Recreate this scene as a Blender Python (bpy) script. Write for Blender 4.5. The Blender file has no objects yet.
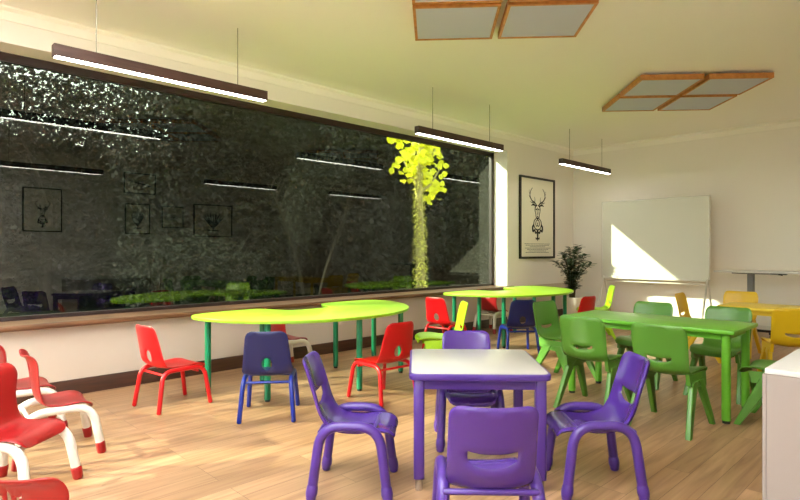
import bpy, bmesh, math, random
from mathutils import Vector, Matrix, geometry
random.seed(7)
sc = bpy.context.scene
COL = sc.collection
PI = math.pi

# ---------------------------------------------------------------- materials
def lin(r, g, b):
    def f(v):
        v /= 255.0
        return v / 12.92 if v <= .04045 else ((v + .055) / 1.055) ** 2.4
    return (f(r), f(g), f(b), 1)

def mat(name, rgb, rough=.5, spec=.5, metal=0, bump=0, bscale=60, var=0, coat=0):
    m = bpy.data.materials.new(name); m.use_nodes = True
    nt = m.node_tree; p = nt.nodes['Principled BSDF']
    c = lin(*rgb)
    p.inputs['Base Color'].default_value = c
    p.inputs['Roughness'].default_value = rough
    p.inputs['Specular IOR Level'].default_value = spec
    p.inputs['Metallic'].default_value = metal
    p.inputs['Coat Weight'].default_value = coat
    p.inputs['Coat Roughness'].default_value = .12
    tc = nt.nodes.new('ShaderNodeTexCoord')
    nz = nt.nodes.new('ShaderNodeTexNoise'); nz.inputs['Scale'].default_value = bscale
    nt.links.new(tc.outputs['Object'], nz.inputs['Vector'])
    if bump:
        b = nt.nodes.new('ShaderNodeBump'); b.inputs['Strength'].default_value = bump; b.inputs['Distance'].default_value = .002
        nt.links.new(nz.outputs['Fac'], b.inputs['Height']); nt.links.new(b.outputs['Normal'], p.inputs['Normal'])
    if var:
        mx = nt.nodes.new('ShaderNodeMix'); mx.data_type = 'RGBA'
        mx.inputs['A'].default_value = tuple(v * (1 - var) for v in c[:3]) + (1,)
        mx.inputs['B'].default_value = tuple(min(1, v * (1 + var)) for v in c[:3]) + (1,)
        nt.links.new(nz.outputs['Fac'], mx.inputs['Factor']); nt.links.new(mx.outputs['Result'], p.inputs['Base Color'])
    return m

def emat(name, rgb, strength):
    m = bpy.data.materials.new(name); m.use_nodes = True
    p = m.node_tree.nodes['Principled BSDF']
    p.inputs['Base Color'].default_value = (.8, .8, .8, 1)
    p.inputs['Emission Color'].default_value = lin(*rgb)
    p.inputs['Emission Strength'].default_value = strength
    return m

def wood_floor():
    m = bpy.data.materials.new('oak_planks'); m.use_nodes = True
    nt = m.node_tree; N = nt.nodes; L = nt.links; p = N['Principled BSDF']
    tc = N.new('ShaderNodeTexCoord')
    mp = N.new('ShaderNodeMapping'); mp.inputs['Rotation'].default_value = (0, 0, PI / 2)
    L.new(tc.outputs['Object'], mp.inputs['Vector'])
    br = N.new('ShaderNodeTexBrick'); br.offset = .37; br.offset_frequency = 3
    br.inputs['Color1'].default_value = (0, 0, 0, 1); br.inputs['Color2'].default_value = (1, 1, 1, 1)
    br.inputs['Mortar'].default_value = (.5, .5, .5, 1)
    br.inputs['Scale'].default_value = 1; br.inputs['Mortar Size'].default_value = .0012
    br.inputs['Brick Width'].default_value = 1.35; br.inputs['Row Height'].default_value = .13
    L.new(mp.outputs['Vector'], br.inputs['Vector'])
    # grain, stretched along the planks and shifted from plank to plank
    m2 = N.new('ShaderNodeMapping'); m2.inputs['Scale'].default_value = (.9, 13, 1)
    L.new(mp.outputs['Vector'], m2.inputs['Vector'])
    ad = N.new('ShaderNodeVectorMath'); ad.operation = 'MULTIPLY_ADD'
    L.new(br.outputs['Color'], ad.inputs[0]); ad.inputs[1].default_value = (13, 7, 5); L.new(m2.outputs['Vector'], ad.inputs[2])
    nz = N.new('ShaderNodeTexNoise'); nz.inputs['Scale'].default_value = 1.6; nz.inputs['Detail'].default_value = 6; nz.inputs['Distortion'].default_value = .8
    L.new(ad.outputs['Vector'], nz.inputs['Vector'])
    big = N.new('ShaderNodeTexNoise'); big.inputs['Scale'].default_value = .7
    L.new(mp.outputs['Vector'], big.inputs['Vector'])
    cr = N.new('ShaderNodeValToRGB'); e = cr.color_ramp.elements
    e[0].position = .28; e[0].color = lin(140, 103, 75); e[1].position = .74; e[1].color = lin(187, 149, 114)
    k = e.new(.5); k.color = lin(167, 130, 97)
    L.new(nz.outputs['Fac'], cr.inputs['Fac'])
    tone = N.new('ShaderNodeValToRGB'); e = tone.color_ramp.elements
    e[0].color = (.80, .77, .74, 1); e[1].color = (1.1, 1.09, 1.07, 1)
    L.new(br.outputs['Color'], tone.inputs['Fac'])
    mu = N.new('ShaderNodeMix'); mu.data_type = 'RGBA'; mu.blend_type = 'MULTIPLY'; mu.inputs['Factor'].default_value = 1
    L.new(cr.outputs['Color'], mu.inputs['A']); L.new(tone.outputs['Color'], mu.inputs['B'])
    gap = N.new('ShaderNodeMix'); gap.data_type = 'RGBA'
    L.new(br.outputs['Fac'], gap.inputs['Factor']); L.new(mu.outputs['Result'], gap.inputs['A']); gap.inputs['B'].default_value = lin(96, 66, 42)
    L.new(gap.outputs['Result'], p.inputs['Base Color'])
    p.inputs['Roughness'].default_value = .38; p.inputs['Specular IOR Level'].default_value = .4
    b = N.new('ShaderNodeBump'); b.inputs['Strength'].default_value = .12; b.inputs['Distance'].default_value = .001
    L.new(nz.outputs['Fac'], b.inputs['Height']); L.new(b.outputs['Normal'], p.inputs['Normal'])
    return m

def stripe_wood(name, a, b, axis_scale, rough=.45):
    m = bpy.data.materials.new(name); m.use_nodes = True
    nt = m.node_tree; N = nt.nodes; L = nt.links; p = N['Principled BSDF']
    tc = N.new('ShaderNodeTexCoord'); mp = N.new('ShaderNodeMapping'); mp.inputs['Scale'].default_value = axis_scale
    nz = N.new('ShaderNodeTexNoise'); nz.inputs['Scale'].default_value = 3; nz.inputs['Detail'].default_value = 5
    cr = N.new('ShaderNodeValToRGB'); e = cr.color_ramp.elements
    e[0].position = .3; e[0].color = lin(*a); e[1].position = .7; e[1].color = lin(*b)
    L.new(tc.outputs['Object'], mp.inputs['Vector']); L.new(mp.outputs['Vector'], nz.inputs['Vector'])
    L.new(nz.outputs['Fac'], cr.inputs['Fac']); L.new(cr.outputs['Color'], p.inputs['Base Color'])
    p.inputs['Roughness'].default_value = rough
    return m

def glass_mat(name, tint, refl):
    m = bpy.data.materials.new(name); m.use_nodes = True
    nt = m.node_tree; N = nt.nodes; L = nt.links
    N.remove(N['Principled BSDF'])
    t = N.new('ShaderNodeBsdfTransparent'); t.inputs['Color'].default_value = tint
    g = N.new('ShaderNodeBsdfGlossy'); g.inputs['Roughness'].default_value = 0.004; g.inputs['Color'].default_value = (1, 1, 1, 1)
    mx = N.new('ShaderNodeMixShader'); mx.inputs['Fac'].default_value = refl
    L.new(t.outputs[0], mx.inputs[1]); L.new(g.outputs[0], mx.inputs[2]); L.new(mx.outputs[0], N['Material Output'].inputs['Surface'])
    return m

def frosted_mat():
    m = bpy.data.materials.new('frosted_glass'); m.use_nodes = True
    nt = m.node_tree; N = nt.nodes; N.remove(N['Principled BSDF'])
    t = N.new('ShaderNodeBsdfTranslucent'); t.inputs['Color'].default_value = (.95, .95, .93, 1)
    nt.links.new(t.outputs[0], N['Material Output'].inputs['Surface'])
    return m

def leaf_mat(name, rgb, rough=.45, trans=.25, var=.35):
    m = mat(name, rgb, rough, .5, var=var, bscale=3)
    nt = m.node_tree; N = nt.nodes; L = nt.links
    tr = N.new('ShaderNodeBsdfTranslucent'); tr.inputs['Color'].default_value = lin(*rgb)
    mx = N.new('ShaderNodeMixShader'); mx.inputs['Fac'].default_value = trans
    L.new(N['Principled BSDF'].outputs[0], mx.inputs[1]); L.new(tr.outputs[0], mx.inputs[2])
    L.new(mx.outputs[0], N['Material Output'].inputs['Surface'])
    return m

M = dict(
    floor=wood_floor(),
    wall=mat('cream_wall_paint', (236, 231, 222), .85, .2, bump=.15, bscale=220),
    dado=mat('beige_wall_paint', (196, 181, 166), .8, .2, bump=.15, bscale=220),
    ceil=mat('ceiling_paint', (252, 249, 243), .9, .1),
    trimw=mat('cream_trim_paint', (244, 240, 230), .7, .3),
    skirt=stripe_wood('dark_skirting_wood', (52, 30, 20), (78, 46, 32), (8, 1, 20)),
    sill=stripe_wood('walnut_sill_wood', (84, 54, 36), (122, 84, 56), (14, 1, 14), .35),
    frame=mat('dark_frame_paint', (46, 30, 30), .4, .5),
    glass=glass_mat('tinted_pane', (.46, .49, .42, 1), .042),
    clear=glass_mat('clear_pane', (.97, .98, .97, 1), .03),
    frosted=frosted_mat(),
    lampbody=stripe_wood('dark_lamp_wood', (58, 38, 32), (80, 54, 46), (20, 1, 20)),
    lampglow=emat('lamp_diffuser', (255, 250, 240), 15),
    wire=mat('steel_wire', (150, 144, 128), .4, .5, metal=.6),
    pframe=stripe_wood('orange_pine_frame', (176, 112, 52), (206, 142, 74), (6, 6, 6)),
    panel=mat('grey_felt_panel', (200, 204, 224), .9, .1, bump=.2, bscale=400),
    red=mat('red_plastic', (182, 10, 18), .30, .5), redtube=mat('red_enamel', (194, 14, 22), .28, .5),
    redw=mat('deep_red_plastic', (146, 12, 16), .38, .5), whitetube=mat('white_enamel', (214, 206, 196), .3, .5),
    blue=mat('navy_blue_plastic', (14, 22, 74), .33, .5), bluetube=mat('blue_enamel', (20, 40, 132), .28, .5),
    purple=mat('purple_plastic', (74, 44, 130), .17, .5), purpletube=mat('purple_enamel', (72, 43, 128), .28, .5),
    green=mat('green_plastic', (82, 134, 44), .34, .5), limeleg=mat('dark_green_enamel', (14, 118, 80), .3, .5),
    lime=mat('lime_laminate', (174, 226, 48), .35, .5), limeedge=mat('olive_lime_edge', (130, 176, 30), .4, .5),
    limechair=mat('lime_plastic', (160, 204, 30), .35, .5),
    greentop=mat('bright_green_plastic', (104, 176, 46), .3, .5),
    yellow=mat('yellow_plastic', (222, 182, 26), .34, .5), yellowtop=mat('yellow_laminate', (238, 204, 50), .35, .5),
    laminate=mat('pale_grey_laminate', (184, 181, 176), .28, .5),
    chrome=mat('brushed_steel', (190, 190, 190), .25, .5, metal=1),
    black=mat('black_rubber', (22, 22, 24), .5, .4),
    board=mat('whiteboard_enamel', (212, 208, 196), .25, .5), boardframe=mat('white_aluminium', (214, 210, 202), .35, .5),
    desk=mat('white_desk_laminate', (200, 198, 196), .35, .5), grey=mat('grey_column_metal', (108, 106, 104), .4, .5),
    cabinet=mat('shaded_cabinet_lacquer', (148, 138, 134), .4, .5),  # white body greyed, the front's shade put into its colour
    pot=mat('white_ceramic_pot', (226, 218, 208), .35, .5), soil=mat('dark_soil', (48, 36, 28), .95, .1, bump=.8, bscale=40),
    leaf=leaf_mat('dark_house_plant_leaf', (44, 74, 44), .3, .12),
    stem=mat('brown_stem', (84, 72, 44), .7, .2),
    print=mat('cream_print_paper', (236, 230, 210), .6, .2), ink=mat('black_ink', (30, 28, 26), .6, .2),
    black_frame=mat('black_picture_frame', (28, 22, 20), .35, .5),
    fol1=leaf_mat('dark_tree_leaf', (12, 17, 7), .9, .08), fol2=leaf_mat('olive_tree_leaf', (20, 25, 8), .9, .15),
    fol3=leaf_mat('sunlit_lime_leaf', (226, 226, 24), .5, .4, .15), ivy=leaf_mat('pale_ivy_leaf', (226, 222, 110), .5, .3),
    bark=mat('tree_bark', (48, 42, 32), .9, .1, bump=1, bscale=14, var=.3),
    palebark=mat('pale_birch_bark', (38, 34, 26), .8, .1, bump=.6, bscale=14, var=.3),
    bounce_paving=mat('pale_bounce_paving', (214, 210, 198), .9, .1, var=.08, bscale=2),
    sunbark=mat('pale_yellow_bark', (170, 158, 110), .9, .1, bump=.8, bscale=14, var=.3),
    grass=mat('dark_grass', (22, 28, 12), .95, .1, bump=1, bscale=20, var=.4),  # one dark grass tone over the whole ground
)

# ---------------------------------------------------------------- mesh builder
class MB:
    def __init__(s): s.v = []; s.f = []; s.m = []
    def add(s, vs, fs, mi=0):
        o = len(s.v); s.v += [tuple(x) for x in vs]
        for f in fs: s.f.append(tuple(i + o for i in f)); s.m.append(mi)
    def box(s, x0, x1, y0, y1, z0, z1, mi=0):
        s.add([(x0,y0,z0),(x1,y0,z0),(x1,y1,z0),(x0,y1,z0),(x0,y0,z1),(x1,y0,z1),(x1,y1,z1),(x0,y1,z1)],
              [(0,3,2,1),(4,5,6,7),(0,1,5,4),(1,2,6,5),(2,3,7,6),(3,0,4,7)], mi)
    def rbox(s, x0, x1, y0, y1, z0, z1, r=.005, seg=2, mi=0):
        bm = bmesh.new(); bmesh.ops.create_cube(bm, size=1)
        for v in bm.verts:
            v.co = Vector(((x0+x1)/2 + v.co.x*(x1-x0), (y0+y1)/2 + v.co.y*(y1-y0), (z0+z1)/2 + v.co.z*(z1-z0)))
        bmesh.ops.bevel(bm, geom=bm.edges[:], offset=r, segments=seg, affect='EDGES', profile=.5)
        s.frombm(bm, mi)
    def frombm(s, bm, mi=0, mx=None):
        bm.verts.index_update()
        s.add([(mx @ v.co) if mx else v.co for v in bm.verts], [[v.index for v in f.verts] for f in bm.faces], mi); bm.free()
    def tube(s, path, r, n=12, mi=0, caps=True):
        P = [Vector(p) for p in path]; R = r if isinstance(r, (list, tuple)) else [r]*len(P)
        if caps:   # rounded ends
            for end in (0, -1):
                a, b = (P[0], P[1]) if end == 0 else (P[-1], P[-2])
                d = (a - b).normalized(); rr = R[end]
                ex = [(a + d*rr*math.sin(t)*.6, rr*math.cos(t)) for t in (.5, 1.0, 1.4)]
                for q, q_r in ex:
                    if end == 0: P.insert(0, q); R = [q_r] + list(R)
                    else: P.append(q); R = list(R) + [q_r]
        t0 = (P[1]-P[0]).normalized(); up = Vector((0,0,1)) if abs(t0.z) < .9 else Vector((1,0,0))
        nrm = (up - t0*up.dot(t0)).normalized(); vs = []
        for i, p in enumerate(P):
            t = ((P[i+1]-p) if i == 0 else (p-P[i-1]) if i == len(P)-1 else (P[i+1]-P[i-1])).normalized()
            nrm = (nrm - t*nrm.dot(t)).normalized(); bi = t.cross(nrm)
            for k in range(n):
                a = 2*PI*k/n; vs.append(p + (nrm*math.cos(a) + bi*math.sin(a))*R[i])
        fs = []
        for i in range(len(P)-1):
            for k in range(n):
                k2 = (k+1) % n; fs.append((i*n+k, i*n+k2, (i+1)*n+k2, (i+1)*n+k))
        fs.append(tuple(range(n-1, -1, -1))); fs.append(tuple((len(P)-1)*n + k for k in range(n)))
        s.add(vs, fs, mi)
    def slab(s, out, z0, z1, r=.004, mi=0):
        """flat slab over a counter-clockwise outline, with eased edges"""
        n = len(out); nr = normals2(out); rings = []
        for z, ins in ((z0, r), (z0 + r*.3, r*.3), (z0 + r, 0), (z1 - r, 0), (z1 - r*.3, r*.3), (z1, r)):
            rings.append([(p[0]-q[0]*ins, p[1]-q[1]*ins, z) for p, q in zip(out, nr)])
        vs = [v for ring in rings for v in ring]; fs = []
        for k in range(len(rings)-1):
            for i in range(n):
                j = (i+1) % n; fs.append((k*n+i, k*n+j, (k+1)*n+j, (k+1)*n+i))
        fs.append(tuple(range(n-1, -1, -1))); fs.append(tuple(n*(len(rings)-1)+i for i in range(n)))
        s.add(vs, fs, mi)
    def hexa(s, bot, top, mi=0):
        s.add(list(bot)+list(top), [(3,2,1,0),(4,5,6,7),(0,1,5,4),(1,2,6,5),(2,3,7,6),(3,0,4,7)], mi)
    def build(s, name, m, parent=None, sharp=35, loc=None):
        me = bpy.data.meshes.new(name); me.from_pydata(s.v, [], s.f)
        for mm in (m if isinstance(m, (list, tuple)) else [m]): me.materials.append(M[mm])
        me.polygons.foreach_set('material_index', s.m)
        me.polygons.foreach_set('use_smooth', [True]*len(s.f)); me.update()
        try: me.set_sharp_from_angle(angle=math.radians(sharp))
        except Exception: pass
        o = bpy.data.objects.new(name, me); COL.objects.link(o)
        if parent: o.parent = parent
        if loc: o.location = loc
        return o

def normals2(out):
    n = len(out); res = []
    for i in range(n):
        a, b = out[i-1], out[(i+1) % n]; dx, dy = b[0]-a[0], b[1]-a[1]; l = math.hypot(dx, dy) or 1
        res.append((dy/l, -dx/l))
    return res

def area2(o): return sum(o[i-1][0]*o[i][1]-o[i][0]*o[i-1][1] for i in range(len(o)))/2
def ccw(o): return o if area2(o) > 0 else o[::-1]

def fillet(pts, rad, seg=6, closed=True):
    """round the corners of a 2D or 3D polyline"""
    n = len(pts); out = []; R = rad if isinstance(rad, (list, tuple)) else [rad]*n
    D = len(pts[0]); V = [Vector(p).to_3d() for p in pts]
    for i in range(n):
        if not closed and i in (0, n-1): out.append(V[i]); continue
        a, b, c = V[i-1], V[i], V[(i+1) % n]
        r = min(R[i], (a-b).length*.49, (c-b).length*.49)
        p0 = b + (a-b).normalized()*r; p1 = b + (c-b).normalized()*r
        for k in range(seg+1):
            t = k/seg; out.append(p0*(1-t)**2 + b*2*t*(1-t) + p1*t*t)
    return [tuple(v[:D]) for v in out]

def catmull(pts, k=6, closed=False):
    n = len(pts); out = []
    V = [Vector(p) for p in pts]
    rng = range(n) if closed else range(n-1)
    for i in rng:
        g = (lambda j: V[j % n]) if closed else (lambda j: V[max(0, min(n-1, j))])
        p0, p1, p2, p3 = g(i-1), g(i), g(i+1), g(i+2)
        for q in range(k):
            t = q/k
            out.append(.5*((2*p1) + (p2-p0)*t + (2*p0-5*p1+4*p2-p3)*t*t + (3*p1-p0-3*p2+p3)*t**3))
    if not closed: out.append(V[-1])
    return [tuple(v) for v in out]

def densify(o, step):
    r = []
    for i in range(len(o)):
        a, b = o[i], o[(i+1) % len(o)]; k = max(1, int(math.dist(a, b)/step))
        for q in range(k): r.append((a[0]+(b[0]-a[0])*q/k, a[1]+(b[1]-a[1])*q/k))
    return r

def inside(p, poly):
    x, y = p; c = False; j = len(poly)-1
    for i in range(len(poly)):
        xi, yi = poly[i]; xj, yj = poly[j]
        if (yi > y) != (yj > y) and x < (xj-xi)*(y-yi)/(yj-yi)+xi: c = not c
        j = i
    return c

def shell(outline, holes, fmap, t, step=.022):
    """a curved moulded sheet of thickness t with rounded rims and clean holes"""
    loops = [ccw(densify(outline, step))] + [ccw(densify(h, step*.6))[::-1] for h in holes]
    pts = []; edges = []; lp = []
    for l in loops:
        o = len(pts); pts += l; lp.append(range(o, o+len(l)))
        edges += [(o+i, o+(i+1) % len(l)) for i in range(len(l))]
    x0, x1 = min(p[0] for p in loops[0]), max(p[0] for p in loops[0]); y0, y1 = min(p[1] for p in loops[0]), max(p[1] for p in loops[0])
    nb = len(pts)
    def near(p): return min((p[0]-q[0])**2+(p[1]-q[1])**2 for q in pts[:nb]) < (step*.55)**2
    nx, ny = int((x1-x0)/step)+1, int((y1-y0)/step)+1
    for i in range(nx):
        for j in range(ny):
            p = (x0+(x1-x0)*(i+.5)/nx, y0+(y1-y0)*(j+.5)/ny)
            if inside(p, loops[0]) and not any(inside(p, h) for h in loops[1:]) and not near(p): pts.append(p)
    r = geometry.delaunay_2d_cdt([Vector(p) for p in pts], edges, [], 0, 1e-6)
    V2, F = r[0], r[2]; orig = r[3]
    tri = []
    for f in F:
        c = (sum(V2[i][0] for i in f)/3, sum(V2[i][1] for i in f)/3)
        if inside(c, loops[0]) and not any(inside(c, h) for h in loops[1:]): tri.append(f)
    idx = {}
    for i, os in enumerate(orig):
        for o in os: idx[o] = i
    def nrm(p):
        e = .002; a = Vector(fmap(p[0]+e, p[1]))-Vector(fmap(p[0]-e, p[1])); b = Vector(fmap(p[0], p[1]+e))-Vector(fmap(p[0], p[1]-e))
        return a.cross(b).normalized()
    mb = MB(); n = len(V2); C = [Vector(fmap(p[0], p[1])) for p in V2]; NN = [nrm(p) for p in V2]
    vs = [c+m*t/2 for c, m in zip(C, NN)] + [c-m*t/2 for c, m in zip(C, NN)]
    fs = []
    for f in tri:
        a, b, c = f
        if (V2[b][0]-V2[a][0])*(V2[c][1]-V2[a][1])-(V2[b][1]-V2[a][1])*(V2[c][0]-V2[a][0]) < 0: a, b, c = a, c, b
        fs.append((a, b, c)); fs.append((n+a, n+c, n+b))
    for l, loop in zip(lp, loops):
        no = normals2(loop); o = len(vs)
        for (p, q) in zip(loop, no):
            pp = (p[0]+q[0]*t*.5, p[1]+q[1]*t*.5); vs.append(Vector(fmap(*pp)))
        k = len(loop)
        for i in range(k):
            j = (i+1) % k; a, b = idx[l[i]], idx[l[j]]
            fs.append((b, a, o+i, o+j)); fs.append((n+a, n+b, o+j, o+i))
    mb.add(vs, fs); return mb

def profile(ctrl):
    P = catmull(ctrl, 10); S = [0]
    for a, b in zip(P, P[1:]): S.append(S[-1]+math.dist(a, b))
    def f(s):
        if s <= 0: d = [(P[1][k]-P[0][k])/(S[1]) for k in (0, 1)]; return (P[0][0]+d[0]*s, P[0][1]+d[1]*s)
        for i in range(1, len(S)):
            if s <= S[i] or i == len(S)-1:
                t = (s-S[i-1])/(S[i]-S[i-1]); return (P[i-1][0]+(P[i][0]-P[i-1][0])*t, P[i-1][1]+(P[i][1]-P[i-1][1])*t)
    return f, S[-1]

# ---------------------------------------------------------------- objects
def tag(o, label, cat, group=None, kind=None):
    o['label'] = label; o['category'] = cat
    if group: o['group'] = group
    if kind: o['kind'] = kind
    return o
def struct(o): o['kind'] = 'structure'; return o
def empty(name, loc=(0, 0, 0), rz=0):
    o = bpy.data.objects.new(name, None); COL.objects.link(o); o.location = loc; o.rotation_euler = (0, 0, rz); o.empty_display_size = .1
    return o
def copy_tree(o, parent=None):
    c = o.copy(); COL.objects.link(c)
    if parent: c.parent = parent
    for ch in list(o.children): copy_tree(ch, c)
    return c
def face(o, x, y, heading): o.location = (x, y, 0); o.rotation_euler = (0, 0, math.radians(heading-90))

# ================================================================ the room
XL, XR, YB, YN, ZC = -5.19, .43, 9.64, -4.2, 3.07
WY0, WY1, WZ0, WZ1, XO = -3.2, 7.5, .60, 2.80, -5.52
b = MB(); b.box(XO, XR+.15, YN-.15, YB+.15, -.1, 0); struct(b.build('floor', 'floor'))
sx0, sx1, sy0, sy1 = -4.1, -.3, -2.7, 1.1          # unseen roof light added for overhead fill at the near end
b = MB(); b.box(XO, XR+.15, sy1, YB+.15, ZC, ZC+.2); b.box(XO, XR+.15, YN-.15, sy0, ZC, ZC+.2)
b.box(XO, sx0, sy0, sy1, ZC, ZC+.2); b.box(sx1, XR+.15, sy0, sy1, ZC, ZC+.2); struct(b.build('ceiling', 'ceil'))
w3 = struct(empty('added_roof_light', (0, 0, 0))); b = MB()
for k in range(5):
    x = sx0+(sx1-sx0-.06)*k/4; b.box(x, x+.06, sy0, sy1, ZC+.12, ZC+.2)
b.box(sx0, sx1, sy0, sy0+.06, ZC+.12, ZC+.2); b.box(sx0, sx1, sy1-.06, sy1, ZC+.12, ZC+.2)
b.build('window_frame', 'boardframe', w3)
b = MB(); b.box(sx0+.03, sx1-.03, sy0+.03, sy1-.03, ZC+.155, ZC+.165); b.build('frosted_pane', 'frosted', w3)
b = MB()
b.box(XO, XL, YN-.15, YB+.15, WZ1, ZC); b.box(XO, XL, YN-.15, WY0, WZ0, WZ1); b.box(XO, XL, WY1, YB+.15, WZ0, WZ1)
b.box(XO, XL, YN-.15, YB+.15, 0, WZ0, 1); wl = struct(b.build('wall_left', ['wall', 'dado']))
b = MB(); b.box(XL, XR, YB, YB+.15, 0, ZC); struct(b.build('wall_back', 'wall'))
# right wall, with an unseen window added behind the camera to light the room
ry0, ry1, rz0, rz1 = -4.0, -1.2, .35, 2.9
b = MB(); b.box(XR, XR+.15, YN-.15, ry0, 0, ZC); b.box(XR, XR+.15, ry1, YB+.15, 0, ZC); b.box(XR, XR+.15, ry0, ry1, rz1, ZC); b.box(XR, XR+.15, ry0, ry1, 0, rz0)
struct(b.build('wall_right', 'wall'))
b = MB(); b.box(XL, XR, YN-.15, YN, 0, ZC); struct(b.build('wall_front', 'wall'))
w2 = struct(empty('added_side_window', (0, 0, 0)))
b = MB()
for y0 in (ry0, -2.63, ry1-.06): b.box(XR+.04, XR+.12, y0, y0+.06, rz0, rz1)
b.box(XR+.04, XR+.12, ry0, ry1, rz0, rz0+.06); b.box(XR+.04, XR+.12, ry0, ry1, rz1-.06, rz1)
b.build('window_frame', 'frame', w2)
b = MB(); b.box(XR+.075, XR+.085, ry0+.05, ry1-.05, rz0+.05, rz1-.05); b.build('glass_pane', 'clear', w2)

# big picture window on the left
w1 = struct(empty('window_1', (0, 0, 0)))
b = MB(); fx0, fx1 = -5.50, -5.45
b.box(fx0, fx1, WY0, WY1, WZ1-.07, WZ1); b.box(fx0, fx1, WY0, WY1, WZ0+.02, WZ0+.055)
b.box(fx0, fx1, WY0, WY0+.07, WZ0, WZ1); b.box(fx0, fx1, WY1-.07, WY1, WZ0, WZ1)
b.build('window_frame', 'frame', w1)
b = MB(); b.box(-5.48, -5.47, WY0+.05, WY1-.05, WZ0+.04, WZ1-.05); b.build('glass_pane', 'glass', w1)
b = MB()
pr = fillet([(-5.45, .575), (-5.09, .575), (-5.09, .622), (-5.45, .622)], [0, .018, .018, 0], 5)
pts = [(x, z) for x, z in pr]
n = len(pts); y0, y1 = WY0-.05, WY1+.06
vs = [(x, y0, z) for x, z in pts] + [(x, y1, z) for x, z in pts]
fs = [(i, (i+1) % n, n+(i+1) % n, n+i) for i in range(n)] + [tuple(range(n-1, -1, -1)), tuple(range(n, 2*n))]
# the sill board runs into the reveal and stops at the wall beside it
b.add(vs, fs); sill = b.build('window_sill', 'sill', w1)

def molding(name, m, segs, prof_pts):
    b = MB()
    for (ax, ay, bx, by) in segs:
        d = Vector((bx-ax, by-ay, 0)); l = d.length; d.normalize(); nn = Vector((-d.y, d.x, 0))   # nn points into the room
        vs = []
        for q in (0, l):
            for (u, z) in prof_pts: p = Vector((ax, ay, 0))+d*q+nn*u; vs.append((p.x, p.y, z))
        k = len(prof_pts)
        b.add(vs, [(i, (i+1) % k, k+(i+1) % k, k+i) for i in range(k)] + [tuple(range(k-1, -1, -1)), tuple(range(k, 2*k))])
    return struct(b.build(name, m))
crown = [(0, ZC), (0, ZC-.10), (.012, ZC-.10), (.016, ZC-.03), (.045, ZC-.012), (.05, ZC)]
molding('trim_1', 'trimw', [(XL, YB, XL, YN)], crown)
molding('trim_2', 'trimw', [(XR, YB, XL, YB)], crown)
molding('trim_3', 'trimw', [(XR, YN, XR, YB)], crown)
molding('trim_4', 'trimw', [(XL, YN, XR, YN)], crown)
sk = [(0, 0), (.018, 0), (.018, .105), (.012, .125), (0, .127)][::-1]
sk2 = [(u*.7, z*.6) for u, z in sk]
molding('baseboard_left', 'skirt', [(XL, YB, XL, YN)], sk)
molding('baseboard_back', 'boardframe', [(XR, YB, XL, YB)], sk2)
molding('baseboard_right', 'skirt', [(XR, YN, XR, YB)], sk)
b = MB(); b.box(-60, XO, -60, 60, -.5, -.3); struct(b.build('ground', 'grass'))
b = MB(); b.box(XR+.15, 45, -50, 50, -.4, -.12); struct(b.build('added_bounce_patio', 'bounce_paving'))  # unseen pale ground added to bounce daylight up to the ceiling

# ================================================================ lamps
def pendant():
    t = empty('pendant_light')
    b = MB(); L = .81; w = .034; z0 = 2.50; z1 = 2.585
    b.rbox(-w, w, -L, L, z0+.004, z1, .002, 1); b.build('lamp_housing', 'lampbody', t)
    b = MB(); b.box(-w+.006, w-.006, -L+.012, L-.012, z0, z0+.006); b.build('lamp_diffuser', 'lampglow', t)
    for s in (-1, 1):
        b = MB(); b.tube([(0, s*L*.67, z1-.002), (0, s*L*.67, ZC-.001)], .0035, 8); b.build('hanging_wire', 'wire', t)
    return t
lp = [(-4.3, 1.755, 'long dark linear pendant lamp nearest the camera, at the upper left'),
      (-4.3, 5.28, 'dark linear pendant lamp hung over the far right end of the picture window'),
      (-4.3, 8.42, 'smallest dark linear pendant lamp, hung in the far corner above the potted plant'),
      (-.46, 2.25, 'linear pendant lamp by the right wall, seen as the lower left reflection in the window'),
      (-.46, 5.7, 'linear pendant lamp by the right wall, seen as the middle lower reflection in the window'),
      (-.46, 8.75, 'linear pendant lamp by the right wall, seen as the far right lower reflection')]
first = None
for x, y, lab in lp:
    o = pendant() if first is None else copy_tree(first)
    first = first or o
    o.location = (x, y, 0); tag(o, lab, 'lamp', 'linear pendant lamps')

# ================================================================ ceiling panels
def panel():
    t = empty('ceiling_panel')
    s = .325; z0 = 2.99; z1 = 3.045; w = .022
    b = MB()
    for x0, x1, y0, y1 in ((-s, s, -s, -s+w), (-s, s, s-w, s), (-s, -s+w, -s+w, s-w), (s-w, s, -s+w, s-w)): b.box(x0, x1, y0, y1, z0, z1)
    b.build('panel_frame', 'pframe', t)
    b = MB(); b.box(-s+w, s-w, -s+w, s-w, z0+.006, z1-.004); b.build('panel_face', 'panel', t)
    b = MB()
    for x in (-.25, .25):
        for y in (-.25, .25): b.box(x-.02, x+.02, y-.02, y+.02, z1-.004, ZC)
    b.build('mounting_bracket', 'boardframe', t)
    return t
R = Vector((.69966, .71447, 0)); F = Vector((-.71447, .69966, 0))
ang = math.radians(45.6-3.4)
pf = None
GP = [((.765, 4.04), 'in the cluster at the top edge of the photo'), ((3.25, 6.48), 'in the complete four panel cluster on the ceiling')]
PN = {(-1, -1): 'near left', (1, -1): 'near right', (-1, 1): 'far left', (1, 1): 'far right'}
for (cr, cf), place in GP:
    c = R*cr + F*cf
    for (i, j), nm in PN.items():
        off = Matrix.Rotation(ang, 3, 'Z') @ Vector((i*.350, j*.350, 0))
        o = panel() if pf is None else copy_tree(pf)
        pf = pf or o
        o.location = (c.x+off.x, c.y+off.y, 0); o.rotation_euler = (0, 0, ang)
        tag(o, f'square grey ceiling panel in an orange wood frame, {nm} {place}', 'ceiling panel', 'square ceiling panels')

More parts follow.
